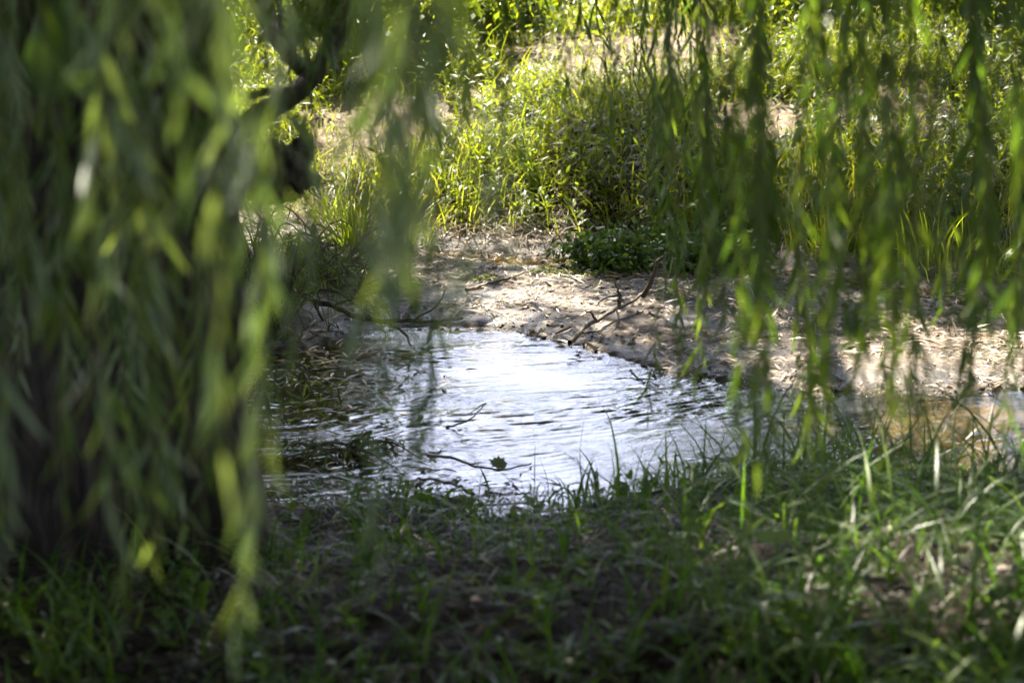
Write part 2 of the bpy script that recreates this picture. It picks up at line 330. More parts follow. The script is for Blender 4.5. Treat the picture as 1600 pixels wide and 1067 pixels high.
def zones(V):
    px, py, t = to_px(V); x, y, z = V[:, 0], V[:, 1], V[:, 2]
    yn = np.interp(x, *CN); yf = np.interp(x, *CF); n = fbm(x * 2.3, y * 2.3, 4); n2 = fbm(x * 7, y * 7, 3)
    bar = (y > yn) * (y < yf + .15) * 1.0
    sand = bar * np.clip(.40 + 2.4 * (n - .5) + 2.4 * (n2 - .5) + 1.0 * sstep(.9, 1.8, x), 0, 1)  # sand paled towards the right to stand in for sunlight there
    yb = np.interp(x, *CB); sand = sand * (.35 + .65 * sstep(.01, .10, np.abs(y - yb - .01)))  # dark strip: muddy lip of the bar with its shade put in
    pat = np.zeros(len(V))
    for b_ in ((960, 98, 170, 40), (1080, 75, 90, 35), (600, 200, 130, 45), (430, 330, 110, 34), (520, 250, 70, 22), (1180, 190, 80, 30), (760, 150, 50, 12), (1390, 170, 90, 40)):
        pat = np.maximum(pat, blob(px, py, *b_))
    strip = np.exp(-((yn - .12 - y) / .16) ** 2) * (y < yn + .05) * sstep(.75, .2, x) * (x > -2.5)
    pat = pat * (y > yf) * (y < 40)
    sand = np.maximum(sand, pat * np.clip(.7 + 1.6 * (n2 - .5) + 1.2 * (n - .45), 0, 1))
    sand = np.maximum(sand, strip * np.clip(.35 + 1.6 * (n2 - .5), 0, .7))
    bed = sstep(.012, -.012, z) * np.maximum(bar, (z < 0) * (y > yn - .4))
    ochre = bed * np.maximum(sstep(.7, 2.6, x + 1.2 * (n - .5)), blob(px, py, 800, 408, 90, 14)) 
    ochre = np.maximum(ochre, bed * (y > 9.8) * .6)
    wet = np.maximum(bed * .3, bar * np.maximum(sstep(.062, .018, z) * .9, sstep(.5, .72, fbm(x * 1.1 + 40, y * 3.1, 3)) * .8 * sstep(1.5, 1.0, x)) * (1 - bed))  # wet tone held off the right end, where sunlight is painted in
    mead = np.maximum(sstep(16, 18, y), np.maximum(sstep(3.5, 2.0, y), sstep(4.5, 6, np.abs(x)))) * (1 - bar)
    return pat, sand, bed, ochre, wet, mead
pat_, sand_, bed_, och_, wet_, mead_ = zones(gv)
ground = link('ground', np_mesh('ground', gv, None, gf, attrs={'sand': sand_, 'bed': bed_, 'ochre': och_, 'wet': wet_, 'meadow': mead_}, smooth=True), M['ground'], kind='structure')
wgx = ramp_axis(-1.75, 1.95, .0095, 120, 1.9); wgy = ramp_axis(7.35, 10.4, .0095, 14, 1.9); wgy = wgy[(wgy > 6.2) & (wgy < 14.6)]
WX, WY = np.meshgrid(wgx, wgy, indexing='xy')
def ripples(x, y):
    a = .35 + .5 * (fbm(x * .7 + 3, y * .7, 2) - .5) - .25 * (y - 9); wx_ = x + .05 * (fbm(x * 4, y * 4, 2) - .5); wy_ = y + .05 * (fbm(x * 4 + 9, y * 4 + 5, 2) - .5)
    u = wx_ * np.cos(a) + wy_ * np.sin(a); v = -wx_ * np.sin(a) + wy_ * np.cos(a)
    def ridge(f, sx, sy, o): return (1 - np.abs(2 * vnoise(u * f * sx + o, v * f * sy + o) - 1)) ** 1.6
    act = .18 + 1.15 * sstep(.36, .62, fbm(x * 1.5 + 8, y * 2 + 2, 3)) * (.45 + .55 * sstep(8.1, 8.9, y))
    h = .0042 * ridge(8, .6, 1.5, 3) + .0036 * ridge(18, .7, 1.5, 17) + .0019 * ridge(36, .8, 1.3, 40) + .003 * vnoise(x * 2.1, y * 3)
    return h * act
WZ = ripples(WX, WY) * sstep(-2.6, -1.7, WX) * sstep(2.8, 1.9, WX) * sstep(7.2, 7.4, WY) * sstep(10.9, 10.4, WY) - .002
wnx, wny = len(wgx), len(wgy); ii = (np.arange(wny - 1)[:, None] * wnx + np.arange(wnx - 1)[None]).ravel()
water = link('water', np_mesh('water', np.stack([WX, WY, WZ], -1).reshape(-1, 3), None, np.stack([ii, ii + 1, ii + 1 + wnx, ii + wnx], 1), smooth=True), M['water'], kind='structure')

# ------------------------------------------------------------------ grass and low plants
def sample(x0, x1, y0, y1, n): return rng.uniform(x0, x1, n), rng.uniform(y0, y1, n)
def lattice_on_ground(x, y): return np.stack([x, y, height(x, y) - .01], 1)
# far bank
x, y = sample(-5.5, 5.5, 11.0, 17.5, 190000); P = lattice_on_ground(x, y); pat, *_ = zones(P); px, py, _t = to_px(P)
yf = np.interp(x, *CF); cl = fbm(x * 1.7 + 3, y * 1.7, 3)
prob = sstep(.0, .25, y - yf) * np.clip(.15 + 2.2 * (cl - .32), 0.05, 1) * (1 - .72 * pat) * (1 - .5 * sstep(15.5, 17.5, y))
k = rng.random(len(x)) < prob * .75; P = P[k]; cl = cl[k]; n = len(P)
h = rng.gamma(6, .034, n) * (.6 + 1.0 * cl) * (1 - .55 * pat[k]); h = np.clip(h, .05, .5)
az = rng.uniform(0, 2 * math.pi, n); lean = rng.uniform(.15, 1.5, n)
V, F3, F4, T = blades(P, h, rng.uniform(.004, .010, n), lean, az, 4)
link('far_bank_grass', np_mesh('far_bank_grass', V, F3, F4, T * .93), M['grass'], label='sunlit green grass covering the far bank of the stream', cat='grass', kind='stuff')
# leafy herbs on the far bank
def herbs(P, hh, nl, ll, tplw=.11, lean=.25):
    mb_v = []; tpl = leaf_template(tplw, 3, .2, .25); n = len(P)
    az = rng.uniform(0, 6.28, n); ln = rng.uniform(0, lean, n); pos = []; dirs = []; sc_ = []; tn = []
    base_t = rng.random(n)
    for j in range(nl):
        t = (j + .6) / nl; c = P + np.stack([np.cos(az) * ln * hh * t ** 1.6, np.sin(az) * ln * hh * t ** 1.6, hh * t], 1)
        a = az + j * 2.4 + rng.normal(0, .4, n); el = rng.normal(.35 + .5 * t, .3, n)
        pos.append(c); dirs.append(np.stack([np.cos(a) * np.cos(el), np.sin(a) * np.cos(el), np.sin(el)], 1)); sc_.append(ll * (1.1 - .45 * t) * rng.uniform(.7, 1.2, n)); tn.append(np.clip(base_t * .8 + .2 * t, 0, .99))
    pos = np.concatenate(pos); dirs = np.concatenate(dirs); s_ = np.concatenate(sc_)
    V, F, T = scatter(tpl, pos, frames(dirs, rng.normal(0, .4, len(pos))), s_, np.concatenate(tn))
    SV, S3, S4, ST = blades(P, hh * 1.03, np.full(n, .006), ln, az, 3, .1)
    return np.concatenate([V, SV]), S3 + len(V), np.concatenate([F, S4 + len(V)]), np.concatenate([T, ST])
x, y = sample(-4.5, 4.5, 11.6, 17.5, 16000); P = lattice_on_ground(x, y); pat, *_ = zones(P); yf = np.interp(x, *CF)
k = (rng.random(len(x)) < .42 * sstep(.0, .35, y - yf) * (1 - .97 * pat)); P = P[k]; n = len(P)
V, F3, F4, T = herbs(P, rng.uniform(.12, .38, n), 11, .078, .13, .6)
link('bank_herbs', np_mesh('bank_herbs', V, F3, F4, T), M['herb'], label='leafy green weeds mixed through the far bank grass', cat='weeds', kind='stuff')
# dry stalks and roots at the foot of the far bank
x, y = sample(-4.0, 4.5, 11.0, 14.2, 60000); P = lattice_on_ground(x, y); yf = np.interp(x, *CF); k = rng.random(len(x)) < .42 * np.exp(-((y - yf - .22) / .32) ** 2); P = P[k]; n = len(P)
V, F3, F4, T = blades(P, rng.uniform(.06, .2, n), rng.uniform(.003, .009, n), rng.uniform(.8, 2.2, n), rng.uniform(0, 6.28, n), 3, .42)
link('dry_stalks', np_mesh('dry_stalks', V, F3, F4, T), M['straw'], label='dry straw and dead stalks matted along the foot of the far bank', cat='dry stalks', kind='stuff')

# near bank
x, y = sample(-3.2, 3.2, 3.4, 8.3, 90000); P = lattice_on_ground(x, y); px, py, _t = to_px(P); yn = np.interp(x, *CN)
cl = fbm(x * 2.6 + 13, y * 2.6, 3); c2 = vnoise(x * 9, y * 9)
dens = np.clip(.34 + .40 * sstep(850, 1400, px + .8 * (py - 850)) + .5 * sstep(.5, .62, cl), .02, 1) * np.clip(.3 + 2.4 * (c2 - .4), .06, 1.3) + .8 * np.exp(-((yn - y - .12) / .14) ** 2) * sstep(820, 980, px) * (1 + .8 * sstep(1020, 1200, px))
k = (rng.random(len(x)) < .25 * dens) & (y < yn - .02); P = P[k]; n = len(P); px = px[k]; edge = np.exp(-((yn[k] - y[k]) / .3) ** 2)
h = rng.gamma(4, .05, n) * (.7 + .5 * sstep(800, 1350, px)) * (1 - .35 * edge * sstep(1150, 950, px)); h = h * (1 + .55 * edge * sstep(1020, 1180, px)); h = np.clip(h, .05, .48); w = rng.uniform(.003, .0165, n) * (1 - .3 * edge)
V, F3, F4, T = blades(P, h, w, rng.uniform(.3, 1.9, n), rng.uniform(0, 6.28, n), 6, .36)
link('near_bank_grass', np_mesh('near_bank_grass', V, F3, F4, T * .95), M['grass_near'], label='soft focus grass growing on the shaded near bank', cat='grass', kind='stuff')
k = rng.random(len(P)) < .15; P2 = P[k]; n = len(P2)
V, F3, F4, T = herbs(P2, rng.uniform(.03, .14, n), 7, .05, .26, .5)
link('clover_cover', np_mesh('clover_cover', V, F3, F4, T), M['grass_near'], label='small round leaved weeds low in the near bank grass', cat='weeds', kind='stuff')
# dry litter on near bank and stuff litter over the bar
def litter_pts(x, y, zoff=.006): return np.stack([x, y, np.maximum(height(x, y), 0.0) + zoff], 1)
def lay(n, tilt=.25):
    a = rng.uniform(0, 6.28, n); e = rng.normal(0, tilt, n)
    return np.stack([np.cos(a) * np.cos(e), np.sin(a) * np.cos(e), np.sin(e)], 1)
LT = leaf_template(.075, 4, .35, .16)
LT2 = leaf_template(.11, 4, .5, -.14, .5)
x, y = sample(-2.4, 2.4, 3.9, 8.0, 9000); k = (rng.random(len(x)) < .12 + .5 * (fbm(x * 2, y * 2) > .5)) & (y < np.interp(x, *CN) + .1); P = litter_pts(x[k], y[k], .012); n = len(P)
V, F, T = scatter(LT, P, frames(lay(n, .3), rng.normal(0, .5, n)), rng.uniform(.04, .085, n))
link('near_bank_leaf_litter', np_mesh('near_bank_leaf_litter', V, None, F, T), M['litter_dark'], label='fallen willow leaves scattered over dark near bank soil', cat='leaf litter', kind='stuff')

x, y = sample(-2.6, 2.6, 3.8, 8.0, 5200); k = y < np.interp(x, *CN) - .05; P = litter_pts(x[k], y[k], .01); n = len(P)
V, F3, F4, T = blades(P, rng.uniform(.03, .12, n), rng.uniform(.002, .006, n), rng.uniform(1.5, 3.5, n), rng.uniform(0, 6.28, n), 3, .27)
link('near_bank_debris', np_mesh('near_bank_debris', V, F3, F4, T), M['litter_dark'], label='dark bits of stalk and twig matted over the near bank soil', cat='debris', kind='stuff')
# bar litter: the 280 that show largest are leaves of their own, the rest one mass
x, y = sample(-2.6, 3.0, 9.0, 12.6, 14000); yb = np.interp(x, *CB); yf = np.interp(x, *CF); yn = np.interp(x, *CN)
cl = fbm(x * 2.6 + 21, y * 4.1, 3)
k = (y > yb + .04) & (y < yf + .35) & (rng.random(len(x)) < np.clip(.12 + 2.6 * (cl - .40), .08, 1)); x, y = x[k], y[k]
P = litter_pts(x, y); n = len(P); size = np.clip(rng.gamma(9, .0066, n), .02, .085); px, py, tt = to_px(P)
ink = (px > 700) & (px < 1600) & (py > 400); order = np.argsort(-(size / tt) * ink); big_i = order[:270]; rest = order[270:]
V, F, T = scatter(LT, P[rest], frames(lay(len(rest), .22), rng.normal(0, .5, len(rest))), size[rest] * .9)
x2, y2 = sample(-2.6, 3.0, 9.0, 12.8, 60000); yb2 = np.interp(x2, *CB); yf2 = np.interp(x2, *CF); k = (y2 > yb2 + .03) & (y2 < yf2 + .4) & (rng.random(len(x2)) < np.clip(.1 + 2.5 * (fbm(x2 * 3 + 1, y2 * 5, 3) - .4), 0, 1)); P2 = litter_pts(x2[k], y2[k], .004); n2_ = len(P2)
V2, F2, T2 = scatter(quad_leaf(.09), P2, frames(lay(n2_, .2), rng.normal(0, .6, n2_)), rng.uniform(.012, .045, n2_))
link('leaf_litter', np_mesh('leaf_litter', np.concatenate([V, V2]), None, np.concatenate([F, F2 + len(V)]), np.concatenate([T, T2])), M['litter'], label='small crumbled leaves and bits of bark carpeting the mud bar', cat='leaf litter', kind='stuff')
M['single'] = leaf_material('fallen_leaf_single', [(0, (.09, .055, .03)), (.3, (.20, .14, .085)), (.6, (.32, .26, .17)), (.8, (.48, .43, .32)), (1, (.17, .20, .05))], trans=.15, tgain=(1, 1, 1), rough=.45)
for nd in M['single'].node_tree.nodes:
    if nd.type == 'OBJECT_INFO':
        for l_ in list(nd.outputs['Random'].links): M['single'].node_tree.links.remove(l_)
TINTS = [('dark brown', .12), ('brown', .38), ('tan', .62), ('pale cream', .80), ('yellow green', .985)]
SHAPES = [('flat', LT), ('curled', LT2), ('drooping', leaf_template(.06, 5, .2, .3)), ('folded', leaf_template(.09, 5, .7, -.05))]
fl_mesh = {}
for tn_, tv in TINTS:
    for sn_, t_ in SHAPES:
        me = np_mesh('fallen_leaf', t_[0], None, t_[1], np.full(len(t_[0]), tv)); me.materials.append(M['single']); fl_mesh[tn_, sn_] = me
MARKS = [(790, 440, 'beside the straight dark twig'), (1040, 410, 'around the upright stub'), (960, 460, 'between the prongs of the forked branch'), (900, 530, 'at the foot of the forked branch'), (800, 500, 'near the edge left of the forked branch'),
         (1060, 500, 'just right of the forked branch'), (1060, 570, 'at the water below the forked branch'), (1180, 470, 'under the first fronds on the right'), (1180, 560, 'in shade near the right water edge'), (1300, 460, 'beside the back channel'), (1320, 540, 'on the shaded bar right of centre'),
         (1300, 600, 'along the front edge at right'), (1440, 490, 'by the wet dark branch at right'), (1450, 570, 'on bright sand right of centre'), (1570, 530, 'on the orange sand at the far right'), (1570, 600, 'on the bright sand at the far right'), (1380, 450, 'beside the wet dark branch'), (1500, 470, 'beyond the tip of the wet dark branch'), (1240, 430, 'at the shaded foot of the right bank'), (1250, 520, 'amid the shaded right half'), (1390, 520, 'between the channel and the bright sand'), (1500, 520, 'on the upper edge of the bright sand'), (900, 410, 'by the algae film')]
LBL = []
RM = frames(lay(len(big_i), .25), rng.normal(0, .5, len(big_i)))
for j, i in enumerate(big_i):
    s = float(size[i]) * 1.1; Mx = Matrix([[*(RM[j][r] * s), P[i][r] + (.004 if r == 2 else 0)] for r in range(3)] + [[0, 0, 0, 1]])
    tn_ = TINTS[int(rng.choice(5, p=[.14, .22, .30, .26, .08]))][0]; sn_ = SHAPES[j % 4][0]; mk = min(MARKS, key=lambda q: (q[0] - px[i]) ** 2 + 3 * (q[1] - py[i]) ** 2)[2]
    LBL.append((f'{tn_} {sn_} willow leaf {mk}', float(px[i])))
    o = link('fallen_leaf', fl_mesh[tn_, sn_], None, label='leaf', cat='leaf', group='fallen willow leaves on the mud bar'); o.matrix_world = Mx; LBL[-1] += (o,)
ORD = ['leftmost', 'second from left', 'third from left', 'fourth from left', 'fifth from left', 'sixth from left', 'seventh from left', 'eighth from left']
from collections import defaultdict
by = defaultdict(list)
for t_, x_, o in LBL: by[t_].append((x_, o))
for t_, L_ in by.items():
    L_.sort(key=lambda q: q[0])
    for q, (x_, o) in enumerate(L_): o['label'] = t_ if len(L_) == 1 else (ORD[q] + ' ' + t_ if q < len(L_) - 1 else 'rightmost ' + t_)
# floating debris in the shaded left shallows
x, y = sample(-1.5, -.18, 7.9, 9.9, 2400); k = (np.maximum(height(x, y), 0) < .05) & (rng.random(len(x)) < sstep(-.15, -.45, x + .35 * (fbm(x * 3, y * 3) - .5)) * (.35 + 1.2 * (fbm(x * 4, y * 4) - .4))); x, y = x[k], y[k]; n = len(x); P = litter_pts(x, y, .004)
V, F, T = scatter(LT, P, frames(lay(n, .12), rng.normal(0, .3, n)), rng.uniform(.04, .10, n))
link('floating_leaf_litter', np_mesh('floating_leaf_litter', V, None, F, T), M['litter'], label='dead leaves and scraps caught in the shaded shallows on the left', cat='leaf litter', kind='stuff')
for nm_, cnt, mt_, sz, lb_ in (('bark_crumbs', 14000, 'deadwood', (.006, .022), 'dark crumbs of bark and mud strewn over the bar'), ('bank_crumbs', 9000, 'deadwood', (.006, .02), 'dark crumbs of soil and bark on the near bank')):
    x, y = sample(-2.6, 3.0, 9.0, 12.6, cnt) if nm_ == 'bark_crumbs' else sample(-2.5, 2.5, 3.8, 8.0, cnt)
    k = ((y > np.interp(x, *CB) + .03) & (y < np.interp(x, *CF) + .3) if nm_ == 'bark_crumbs' else (y < np.interp(x, *CN))) & (fbm(x * 3.3 + 8, y * 4, 3) > .45); P = litter_pts(x[k], y[k], .001); n = len(P)
    oc = (np.array([(-.6, 0, 0), (0, -.35, 0), (.7, 0, 0), (0, .4, 0), (0, 0, .35)]), np.array([(0, 1, 4), (1, 2, 4), (2, 3, 4), (3, 0, 4)]))
    V, F, T = scatter(oc, P, frames(lay(n, .2), rng.normal(0, .3, n)), rng.uniform(*sz, n) * rng.choice([1, 1, 1.8], n))
    link(nm_, np_mesh(nm_, V, F, None, T), M[mt_], label=lb_, cat='debris', kind='stuff')
# algae in the back channel
x, y = sample(-.6, .7, 10.9, 11.9, 9000); P = litter_pts(x, y, .003); px, py, _t = to_px(P); k = rng.random(len(x)) < np.maximum(blob(px, py, 900, 424, 62, 7, .4), .7 * blob(px, py, 760, 436, 26, 5, .4)); P = P[k]; n = len(P)
V, F, T = scatter(quad_leaf(.4), P, frames(lay(n, .4), rng.normal(0, .8, n)), rng.uniform(.008, .022, n))
M['algae'] = leaf_material('algae', [(0, (.12, .17, .012)), (1, (.28, .30, .02))], trans=.3, tgain=(1.2, 1.2, 1))
link('algae', np_mesh('algae', V, None, F, T), M['algae'], label='yellow green algae film on the thin channel behind the mud bar', cat='algae', kind='stuff')

# ------------------------------------------------------------------ the willow
TB = np.array([-1.10, 6.6, 0.0]); TB[2] = float(height(np.array([TB[0]]), np.array([TB[1]]))[0]) - .1
willow = link('willow_tree', None, label='large weeping willow, dark furrowed trunk behind a curtain of leaves on the left', cat='tree', loc=TB)
tp_ = spline([TB, TB + (-.02, 0, .8), TB + (-.05, .03, 1.8), TB + (-.02, .05, 3.0), TB + (.1, 0, 4.4), TB + (.2, -.1, 6.0)], 60)
rad = np.interp(np.linspace(0, 1, 60), [0, .04, .15, .4, .7, 1], [.52, .42, .37, .35, .26, .12])
mb = MB(); mb.tube(tp_, rad, 40, .10, 3); link('trunk', mb.mesh('trunk', TB, True), M['bark'], willow)
def wpt(px, py, t): return at_depth(px, py, t)
LIMBS = []
def limb(P, r0, r1, n=24, name='limb', k=12):
    S = spline(P, n); mb = MB(); mb.tube(S, np.linspace(r0, r1, len(S)), k, .12, random.random() * 20); LIMBS.append(S)
    return link(name, mb.mesh(name, TB, True), M['bark'], willow)
limb([wpt(250, 300, 6.5), wpt(400, 185, 6.3), wpt(470, 140, 6.3), wpt(520, 70, 6.4), wpt(590, -80, 6.5), wpt(700, -400, 6.8)], .036, .015, 26)
limb([wpt(330, -160, 6.5), wpt(400, -10, 6.4), wpt(440, 70, 6.35), wpt(490, 130, 6.4)], .034, .018, 16)
limb([wpt(390, 150, 6.1), wpt(440, 140, 6.2), wpt(468, 150, 6.3)], .012, .008, 8)
# sawn, knobbly stub
def knob(px, py, t, r, sq=(1, 1, 1)):
    c = wpt(px, py, t); n = 900; th = np.arccos(1 - 2 * (np.arange(n) + .5) / n)
    import bmesh
    bm = bmesh.new(); bmesh.ops.create_icosphere(bm, subdivisions=4, radius=1)
    for v in bm.verts:
        a = np.array(v.co); q = fbm(np.array([a[0] * 3.4 + a[2] * 2.3 + px]), np.array([a[1] * 3.4 - a[2] * 2.9 + py]), 5)[0]
        v.co = Vector(a * (.45 + 1.1 * q)) ; v.co = Vector((v.co.x * sq[0] * r, v.co.y * sq[1] * r, v.co.z * sq[2] * r)) + Vector(c - TB)
    me = bpy.data.meshes.new('knot'); bm.to_mesh(me); bm.free(); me.polygons.foreach_set('use_smooth', np.ones(len(me.polygons), bool))
    return link('knot', me, M['bark'], willow)
knob(400, 268, 6.4, .095, (1.3, 1, .75)); knob(448, 262, 6.35, .055, (1.0, 1, .9)); knob(466, 282, 6.33, .032, (1.0, 1, .8)); knob(418, 238, 6.36, .045, (1.1, 1, .7)); knob(436, 292, 6.3, .05, (1.2, 1, .8)); knob(470, 240, 6.38, .035, (.9, 1, 1.2))
# big boughs reaching over
T5 = TB + np.array([.0, 0, 3.4])
for P in ([(-.9, 6.6, 3.4), (-1.3, 5.2, 4.5), (-1.5, 3.4, 5.0), (-1.3, 1.6, 4.7), (-.9, .4, 4.2)],
          [(-.9, 6.6, 3.9), (.3, 5.9, 4.8), (1.6, 4.9, 5.0), (2.8, 3.9, 4.5), (3.6, 3.2, 4.0)],
          [(-.9, 6.6, 4.2), (.2, 7.8, 5.4), (1.5, 9.2, 5.9), (2.9, 11.3, 5.8), (4.0, 13.6, 5.3)],
          [(-.9, 6.6, 4.4), (-.5, 8.4, 5.8), (.0, 10.8, 6.4), (.2, 13.4, 6.2), (.3, 15.4, 5.6)],
          [(-1.0, 6.6, 3.7), (-2.2, 5.6, 4.6), (-3.4, 4.3, 4.9), (-4.2, 2.8, 4.3)],
          [(-1.0, 6.6, 4.6), (-2.3, 8.0, 5.6), (-3.8, 9.4, 5.8), (-5.0, 10.6, 5.2)],
          [(-.9, 6.6, 4.6), (1.0, 6.8, 5.9), (3.2, 7.0, 6.0), (5.0, 7.2, 5.3)],
          [(-.9, 6.6, 5.0), (-.5, 6.2, 6.8), (.3, 5.4, 8.0), (1.2, 4.8, 8.4)],
          [(-.9, 6.6, 5.2), (-1.2, 7.4, 7.0), (-1.4, 8.4, 8.2)]):
    limb(P, .15, .03, 30, k=10)
# crown: hanging leafy strands above the picture; thinner where the photograph shows sun coming through
def shade_want(x, y):
    P = np.stack([x, y, np.full(len(x), .1)], 1); px, py, t = to_px(P)
    s = np.where(y < 8.0, .98, np.where(y < 9.4, .65, .75))
    s = np.where((y < 3.4) & (y > .8) & (x > .3), .2, s); s = np.where((y < 2.4) & (x <= .3), .85, s); s = np.where((y > .2) & (y < 2.0) & (x > -1.8) & (x <= .5), .13, s)
    s = np.where(y > 11.4, .35, s); s = np.where(y > 11.9, 0, s)
    s = np.where((px < 620) & (y < 11.2), .98, s)
    s = np.where((y > 11.6) & (px > 1180), .22, s)
    s = np.where((x > .55) & (x < 2.4) & (y > 3.9) & (y < 6.1), .22, s)
    for cx, cy_, rx, ry, v in ((815, 455, 130, 36, .0), (1010, 480, 80, 26, .05), (1200, 470, 60, 22, .2), (1480, 552, 240, 66, .0), (330, 960, 60, 60, .4), (1560, 690, 110, 50, .05), (960, 120, 300, 190, .04), (430, 330, 90, 40, .05), (1060, 340, 130, 55, 1.0), (690, 415, 90, 28, .2), (850, 385, 90, 14, .2)):
        b_ = blob(px, py, cx, cy_, rx, ry, .35); s = s * (1 - b_) + v * b_
    return s
ns = 21000; qx = rng.uniform(-7.5, 6.5, ns); qy = rng.uniform(-3.0, 13.2, ns); zm = rng.uniform(4.4, 6.8, ns) - .35 * sstep(3, 7, np.abs(qx)); ln = rng.uniform(.7, 1.5, ns)
cx = qx + TOSUN[0] / TOSUN[2] * zm; cyy = qy + TOSUN[1] / TOSUN[2] * zm; zt = zm + ln / 2
k = rng.random(ns) < shade_want(qx, qy)
cx, cyy, zt, ln = cx[k], cyy[k], zt[k], ln[k]
nk = 1500; a_ = rng.uniform(R(150), R(390), nk); q_ = rng.uniform(.8, 1.0, nk)  # added ring of unseen low strands around the camera, cutting sky light
kx = -.6 + np.cos(a_) * q_ * 7; ky = 3.6 + np.sin(a_) * q_ * 7; kz = rng.uniform(3.6, 5.0, nk); kl = np.minimum(rng.uniform(1.6, 3.6, nk), kz - 1.1)
kk = (ky < 1.5) | (np.abs(kx) > 4.5); cx, cyy, zt, ln = (np.concatenate([p_, q2[kk]]) for p_, q2 in ((cx, kx), (cyy, ky), (zt, kz), (ln, kl)))
nl = 36; ns = len(cx); print('strands', ns)
tt = (np.arange(nl)[None] + rng.random((ns, nl))) / nl
sx = rng.normal(0, .12, ns); sy = rng.normal(0, .12, ns)
Q = np.stack([cx[:, None] + sx[:, None] * tt, cyy[:, None] + sy[:, None] * tt, zt[:, None] - ln[:, None] * tt], -1).reshape(-1, 3) + rng.normal(0, .05, (ns * nl, 3))
D = np.stack([rng.normal(0, .6, len(Q)), rng.normal(0, .6, len(Q)), -np.abs(rng.normal(.7, .4, len(Q)))], 1)
V, F, T = scatter(quad_leaf(.11), Q, frames(D, rng.uniform(0, 6.28, len(Q))), rng.uniform(.12, .20, len(Q)))
link('crown', np_mesh('crown', V - TB, None, F, T), M['willow_far'], willow, kind='stuff')

WT = [leaf_template(.050, 6, .3, .22, .38), leaf_template(.058, 6, .2, -.15, .4), leaf_template(.042, 6, .35, .38, .35)]
wl_mesh = []
for t_ in WT:
    me = np_mesh('leaf', t_[0], None, t_[1], np.zeros(len(t_[0])), smooth=True); me.materials.append(M['willow_pale']); wl_mesh.append(me)
n_ind = 0
def frond(px0, px1, py1, t, single=False, space=.022, ll=.10, sway=.03, ztop=None, mt='willow'):
    """one hanging twig with leaves: px0 where it enters at the top of the view, tip at (px1, py1), t metres off"""
    global n_ind
    tip = at_depth(px1, py1, t); top = at_depth(px0, -40, t); up = (top - tip); zt_ = ztop or random.uniform(3.6, 4.3)
    root = top + np.array([random.gauss(0, .08), random.gauss(0, .08), zt_ - top[2]])
    mid = (top + tip) / 2 + np.array([random.gauss(0, sway), random.gauss(0, sway), 0])
    S = spline([root, (root + top) / 2, top, mid, tip], 60)
    seg = np.linalg.norm(np.diff(S, axis=0), axis=1); cum = np.concatenate([[0], np.cumsum(seg)]); Ltot = cum[-1]
    mb = MB(); mb.tube(S, np.linspace(.0022, .0009, len(S)), 4); fr_ = link('frond', mb.mesh('frond', TB), M['twig'], willow)
    s_ = np.arange(.1, Ltot, space) + rng.normal(0, space * .25, len(np.arange(.1, Ltot, space))); s_ = np.clip(s_, 0, Ltot); s_ = s_[np.interp(s_, cum, S[:, 2]) < top[2] + random.uniform(.15, .6)]
    pos = np.stack([np.interp(s_, cum, S[:, i]) for i in range(3)], 1); tan = np.stack([np.interp(s_, cum, np.gradient(S[:, i])) for i in range(3)], 1); tan /= np.linalg.norm(tan, axis=1, keepdims=True)
    n = len(s_); a = np.arange(n) * 2.4 + rng.normal(0, .5, n); spread = rng.uniform(.25, .75, n)
    d = tan + np.stack([np.cos(a), np.sin(a), np.zeros(n)], 1) * spread[:, None] + np.array([0, 0, -.35])
    l = ll * rng.uniform(.65, 1.15, n) * (1 - .35 * sstep(Ltot - .15, Ltot, s_))
    Rm = frames(d, rng.uniform(0, 6.28, n)); ppx, ppy, _ = to_px(pos + d * l[:, None] * .4)
    ind = (ppy > -60) & (ppy < 1100) & (ppx > -40) & (ppx < 1640) if single else np.zeros(n, bool)
    if single and n_ind + ind.sum() > 300: ind[:] = False
    n_ind += int(ind.sum())
    for i in np.where(ind)[0]:
        o = link('leaf', wl_mesh[i % 3], None, fr_); q = pos[i] - TB
        o.matrix_parent_inverse = Matrix(); o.matrix_basis = Matrix([[*(Rm[i][r] * l[i]), q[r]] for r in range(3)] + [[0, 0, 0, 1]])
    ot = ~ind
    if ot.any():
        V, F, T = scatter(WT[random.randrange(3)], pos[ot], Rm[ot], l[ot]); link('leaves', np_mesh('leaves', V - TB, None, F, T, smooth=True), M[mt], fr_, kind='stuff')
NEAR = [(255, 268, 330, 2.3), (185, 235, 300, 2.5), (330, 345, 740, 2.3), (378, 372, 980, 2.5), (635, 650, 425, 2.0), (700, 714, 475, 2.1), (600, 622, 400, 2.1), (655, 668, 350, 2.2), (575, 588, 450, 2.4), (688, 694, 440, 1.9), (625, 634, 330, 1.9),
        (440, 452, 345, 3.1), (160, 200, 960, 2.9), (205, 238, 870, 3.1), (0, 55, 440, 2.9), (125, 165, 470, 3.2), (-20, 12, 815, 2.9), (548, 592, 900, 3.2), (350, 395, 890, 2.9),]
for a in NEAR: frond(*a[:3], a[3], True, .025, mt='willow_pale')
MID = [(430, 440, 620, 3.6), (600, 640, 770, 3.8), (570, 600, 640, 4.0), (620, 625, 610, 4.2), (640, 665, 720, 4.4)]
for cx_ in (-10, 45, 95, 150, 190, 245, 300, 340, 385):
    for i in range(3):
        x_ = cx_ + random.gauss(0, 13); MID.append((x_ - random.uniform(-15, 25), x_, random.uniform(430, 900), random.uniform(3.3, 5.0)))
MID += [(random.uniform(420, 560), random.uniform(430, 570), random.uniform(60, 175), random.uniform(5.6, 6.6)) for _ in range(12)]
